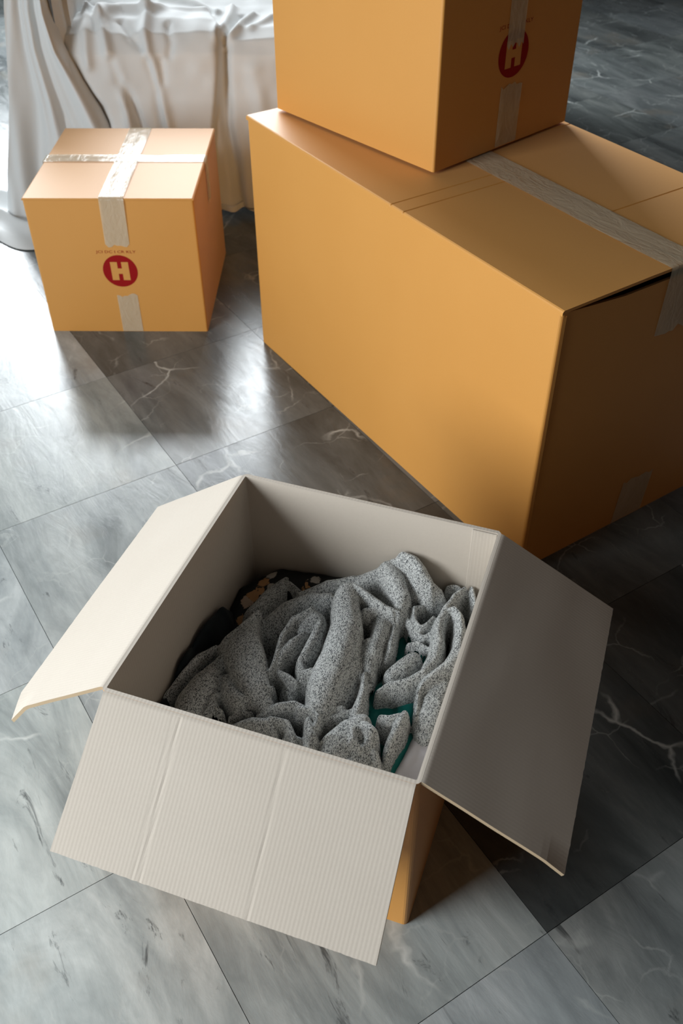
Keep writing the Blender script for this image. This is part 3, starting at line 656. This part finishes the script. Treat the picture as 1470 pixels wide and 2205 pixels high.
dk = cloth_field('dark_garment', [([(0.03, 0.06, 0.10, 0.08), (0.18, 0.08, 0.105, 0.09), (0.33, 0.08, 0.11, 0.08)], 0.03, 3), ([(0.03, 0.28, 0.112, 0.09), (0.18, 0.27, 0.115, 0.09), (0.33, 0.26, 0.112, 0.09)], 0.03, 3), ([(0.04, 0.17, 0.11, 0.09), (0.33, 0.17, 0.11, 0.09)], 0.03, 3),
    ([(0.03, 0.340, 0.186, 0.009), (0.10, 0.340, 0.195, 0.011), (0.16, 0.339, 0.196, 0.014), (0.21, 0.338, 0.188, 0.018), (0.25, 0.338, 0.172, 0.018), (0.27, 0.338, 0.15, 0.014)], 0.07, 2)], 0.006, 0.3640, 0.006, 0.3396, 0.003, mat_cloth('navy_black_fabric', (14, 22, 28), (20, 32, 38), 30), B4, seed=41, wob=0.004)  # ridge along the left wall: dark cloth, also standing in for shade there
dk['label'] = 'dark navy garment lying lowest in the open box, left of the sweater'; dk['category'] = 'garment'

# ------------------------------------------------------------------ covered sofa
SHEET = mat_cloth('white_dust_sheet', (222, 224, 224), (228, 230, 230), 8, 0.9, 0.1)
PROF = [(2.375, 0.0), (2.392, .2), (2.402, .34), (2.412, .39), (2.435, .42), (2.48, .435), (2.6, .442), (2.75, .45), (2.92, .47), (3.02, .58), (3.10, .68), (3.2, .70), (3.28, .66), (3.32, .3), (3.33, 0)]
SF = [  # (polyline in (x, arc length), radius, height): valleys are negative
    ([(-.675, .42), (-.659, .395), (-.627, .336), (-.59, .279), (-.578, .239), (-.576, .10), (-.576, 0)], .013, -.030),
    ([(-.539, .378), (-.526, .336), (-.504, .297), (-.488, .243), (-.485, .1), (-.48, 0)], .011, -.022),
    ([(-.452, .377), (-.436, .318), (-.434, .26), (-.43, .1), (-.43, 0)], .010, -.016),
    ([(-.278, .43), (-.279, .326), (-.278, .242), (-.266, .121), (-.258, 0)], .013, -.030),
    ([(-.609, .523), (-.598, .437), (-.594, .374)], .012, .016), ([(-.579, .508), (-.546, .398), (-.525, .34), (-.511, .279), (-.503, .1), (-.5, 0)], .012, .018),
    ([(-.465, .52), (-.45, .411), (-.438, .34), (-.423, .278), (-.41, .1), (-.405, 0)], .012, .016),
    ([(-.609, .523), (-.589, .542), (-.567, .521)], .014, .014), ([(-.569, .482), (-.533, .541), (-.474, .52)], .016, .018), ([(-.455, .519), (-.413, .552), (-.329, .55)], .018, .016),
    ([(-.402, .456), (-.391, .415), (-.399, .39)], .008, -.008), ([(-.522, .472), (-.491, .429), (-.464, .407)], .010, -.010), ([(-.421, .377), (-.42, .335)], .008, -.008),
    ([(-.263, .611), (-.273, .503), (-.291, .428)], .010, .012), ([(-.212, .555), (-.243, .469), (-.282, .421)], .010, .012), ([(-.164, .527), (-.207, .476)], .010, .008),
    ([(-.240, .56), (-.262, .47), (-.285, .424)], .008, -.008),
    ([(-.598, .646), (-.512, .588), (-.413, .56), (-.33, .585)], .022, -.014), ([(-.447, .672), (-.375, .635), (-.302, .585)], .014, .012),
    ([(-.20, .36), (-.185, .2), (-.17, 0)], .02, .012), ([(-.12, .38), (-.10, .2), (-.09, 0)], .02, -.012), ([(-.03, .38), (-.01, .2), (0, 0)], .022, .014), ([(.1, .38), (.12, .2), (.13, 0)], .02, -.014), ([(.22, .38), (.2, .2), (.2, 0)], .02, .014), ([(.36, .38), (.37, .2), (.36, 0)], .02, -.014),
]
EDGE_L = [(0, -.335), (.233, -.317), (.339, -.296), (.406, -.287), (.463, -.293), (.571, -.328), (.75, -.36), (2.1, -.36)]
sofa = thing('covered_sofa', 'sofa wholly covered by a rumpled white dust sheet', 'sofa', (-0.1, 2.8, 0))
def to_local(V): return [(x + 0.1, y - 2.8, z) for x, y, z in V]
def sheet_main():
    P = np.array(PROF); sg = np.r_[0, np.cumsum(np.linalg.norm(np.diff(P, axis=0), axis=1))]
    S = np.r_[np.arange(0, 0.9, .005), np.arange(0.9, sg[-1], .02), sg[-1]]; Xs = np.arange(-.70, .56, .005)
    X, A = np.meshgrid(Xs, S, indexing='ij')
    Y = np.interp(A, sg, P[:, 0]); Zz = np.interp(A, sg, P[:, 1])
    # smooth normals of the profile
    e = .03; ty = np.interp(A + e, sg, P[:, 0]) - np.interp(A - e, sg, P[:, 0]); tz = np.interp(A + e, sg, P[:, 1]) - np.interp(A - e, sg, P[:, 1])
    ln = np.hypot(ty, tz) + 1e-9; nY, nZ = -tz / ln, ty / ln
    D = np.zeros_like(X)
    Xw = X + .006 * cell_noise(X + 3, A, 14, 3); Aw = A + .006 * cell_noise(X + 3, A, 14, 4)
    for pl, r, h in SF:
        d, _, _ = seg_dist(Xw, Aw, [(a, b, 0, r) for a, b in pl])
        D += h * np.exp(-d * d) 
    ed = np.interp(A, [a for a, b in EDGE_L], [b for a, b in EDGE_L])
    t = np.clip((ed + .012 - X) / .012, 0, 1); D += .020 * (t * t * (3 - 2 * t)) * np.clip((.62 - A) / .1, 0, 1)
    D += .006 * cell_noise(X + 9, A, 9, 7) + .0025 * cell_noise(X + 9, A, 30, 8)
    fl = .02 * np.clip(1 - A / .05, 0, 1) * cell_noise(X, A * 0, 22, 9)
    Y = Y + nY * D - fl * 0.5; Zz = np.maximum(Zz + nZ * D, 0.002)
    Zz = np.where(A < .02, np.maximum(0.004 + .02 * np.clip(cell_noise(X, A * 0, 12, 2), 0, 1) + A, 0.004), Zz)
    n, m = X.shape; V = np.stack([X, Y, Zz], -1).reshape(-1, 3)
    F = [(i * m + j, (i + 1) * m + j, (i + 1) * m + j + 1, i * m + j + 1) for i in range(n - 1) for j in range(m - 1)]
    return V.tolist(), F
V, F = sheet_main(); mesh_obj('seat_sheet', to_local(V), F, SHEET, sofa, smooth=True)
def sheet_arm():
    """cloth falling over the arm: gathers at the top, widening like a curtain to the floor"""
    Us = np.linspace(0, 1, 90); Ss = np.linspace(0, 1.55, 170)
    pr = np.array([(2.362, 0.0), (2.372, .3), (2.38, .5), (2.40, .60), (2.46, .64), (2.9, .64), (3.1, .62)]); sg = np.r_[0, np.cumsum(np.linalg.norm(np.diff(pr, axis=0), axis=1))]
    Ss = np.linspace(0, sg[-1], 200); U, A = np.meshgrid(Us, Ss, indexing='ij')
    Y = np.interp(A, sg, pr[:, 0]); Zz = np.interp(A, sg, pr[:, 1])
    xl = np.interp(A, [0, .1, .3, .55, .62, 1.4], [-.875, -.845, -.795, -.755, -.77, -.77]); xr = np.interp(A, [0, .2, .31, .42, .5, .58, .66, 1.4], [-.50, -.555, -.60, -.648, -.664, -.668, -.64, -.64])
    X = xl + (xr - xl) * U
    amp = np.clip(1 - A / .75, 0.15, 1)
    ph = U * 6.2 + .5 * np.sin(A * 5) + .6 * cell_noise(U, A, 3, 5)
    D = amp * (.020 * np.sin(ph * 2.4) + .008 * np.sin(ph * 5.3 + 1) + .006 * cell_noise(U + 4, A, 9, 6))
    # rolled right-hand edge standing proud of the seat cloth
    D += .022 * np.exp(-((U - .93) / .06) ** 2) - .03 * np.clip((U - .965) / .035, 0, 1)
    Y = Y - D - .014 * np.clip(1 - A / .5, 0, 1)
    rnd = np.clip(.06 - np.abs(U - 0), 0, 1) + np.clip((U - .94), 0, 1)
    Zz = np.where(A > .62, Zz - 3.5 * np.clip(.10 - U, 0, 1) ** 1.0 - 3.0 * np.clip(U - .90, 0, 1), Zz)
    Zz = np.maximum(Zz, .004)
    n, m = X.shape; V = np.stack([X, Y, Zz], -1).reshape(-1, 3)
    F = [(i * m + j, (i + 1) * m + j, (i + 1) * m + j + 1, i * m + j + 1) for i in range(n - 1) for j in range(m - 1)]
    return V.tolist(), F
V, F = sheet_arm(); mesh_obj('arm_sheet', to_local(V), F, SHEET, sofa, smooth=True)
# inner flank of the arm and the hem lying on the floor to the left
bm = bmesh.new(); add_box(bm, (-0.745 + 0.1, 2.42 - 2.8, 0.01), (-0.635 + 0.1, 3.12 - 2.8, 0.60)); bmesh.ops.bevel(bm, geom=bm.edges[:], offset=0.03, segments=4, affect='EDGES')
bm_obj('arm_body', bm, SHEET, sofa, True)
def hem():
    n, m = 110, 60; V = []; F = []
    for i in range(n):
        for j in range(m):
            u, v = i / (n - 1), j / (m - 1)
            x = -1.30 + .80 * u
            front = 2.235 + .035 * math.sin(x * 11) + .02 * math.sin(x * 27 + 1) + .10 * max(0, -1.0 - x)
            y = front + (2.46 - front) * v
            ridge = abs(math.sin(v * 6.5 + x * 7 + 1.6 * noise.noise(Vector((x * 5, v * 2, 1)))))
            env = min(1, v * 6) * min(1, (x + 1.30) * 8)
            z = .003 + env * (.006 + .020 * (1 - ridge) ** 1.5 + .006 * noise.noise(Vector((x * 14, v * 4, 3))) + .012 * v)
            V.append((x, y, max(.002, z)))
    for i in range(n - 1):
        for j in range(m - 1):
            a = i * m + j; F.append((a, a + m, a + m + 1, a + 1))
    return V, F
V, F = hem(); mesh_obj('hem', to_local(V), F, SHEET, sofa, smooth=True)
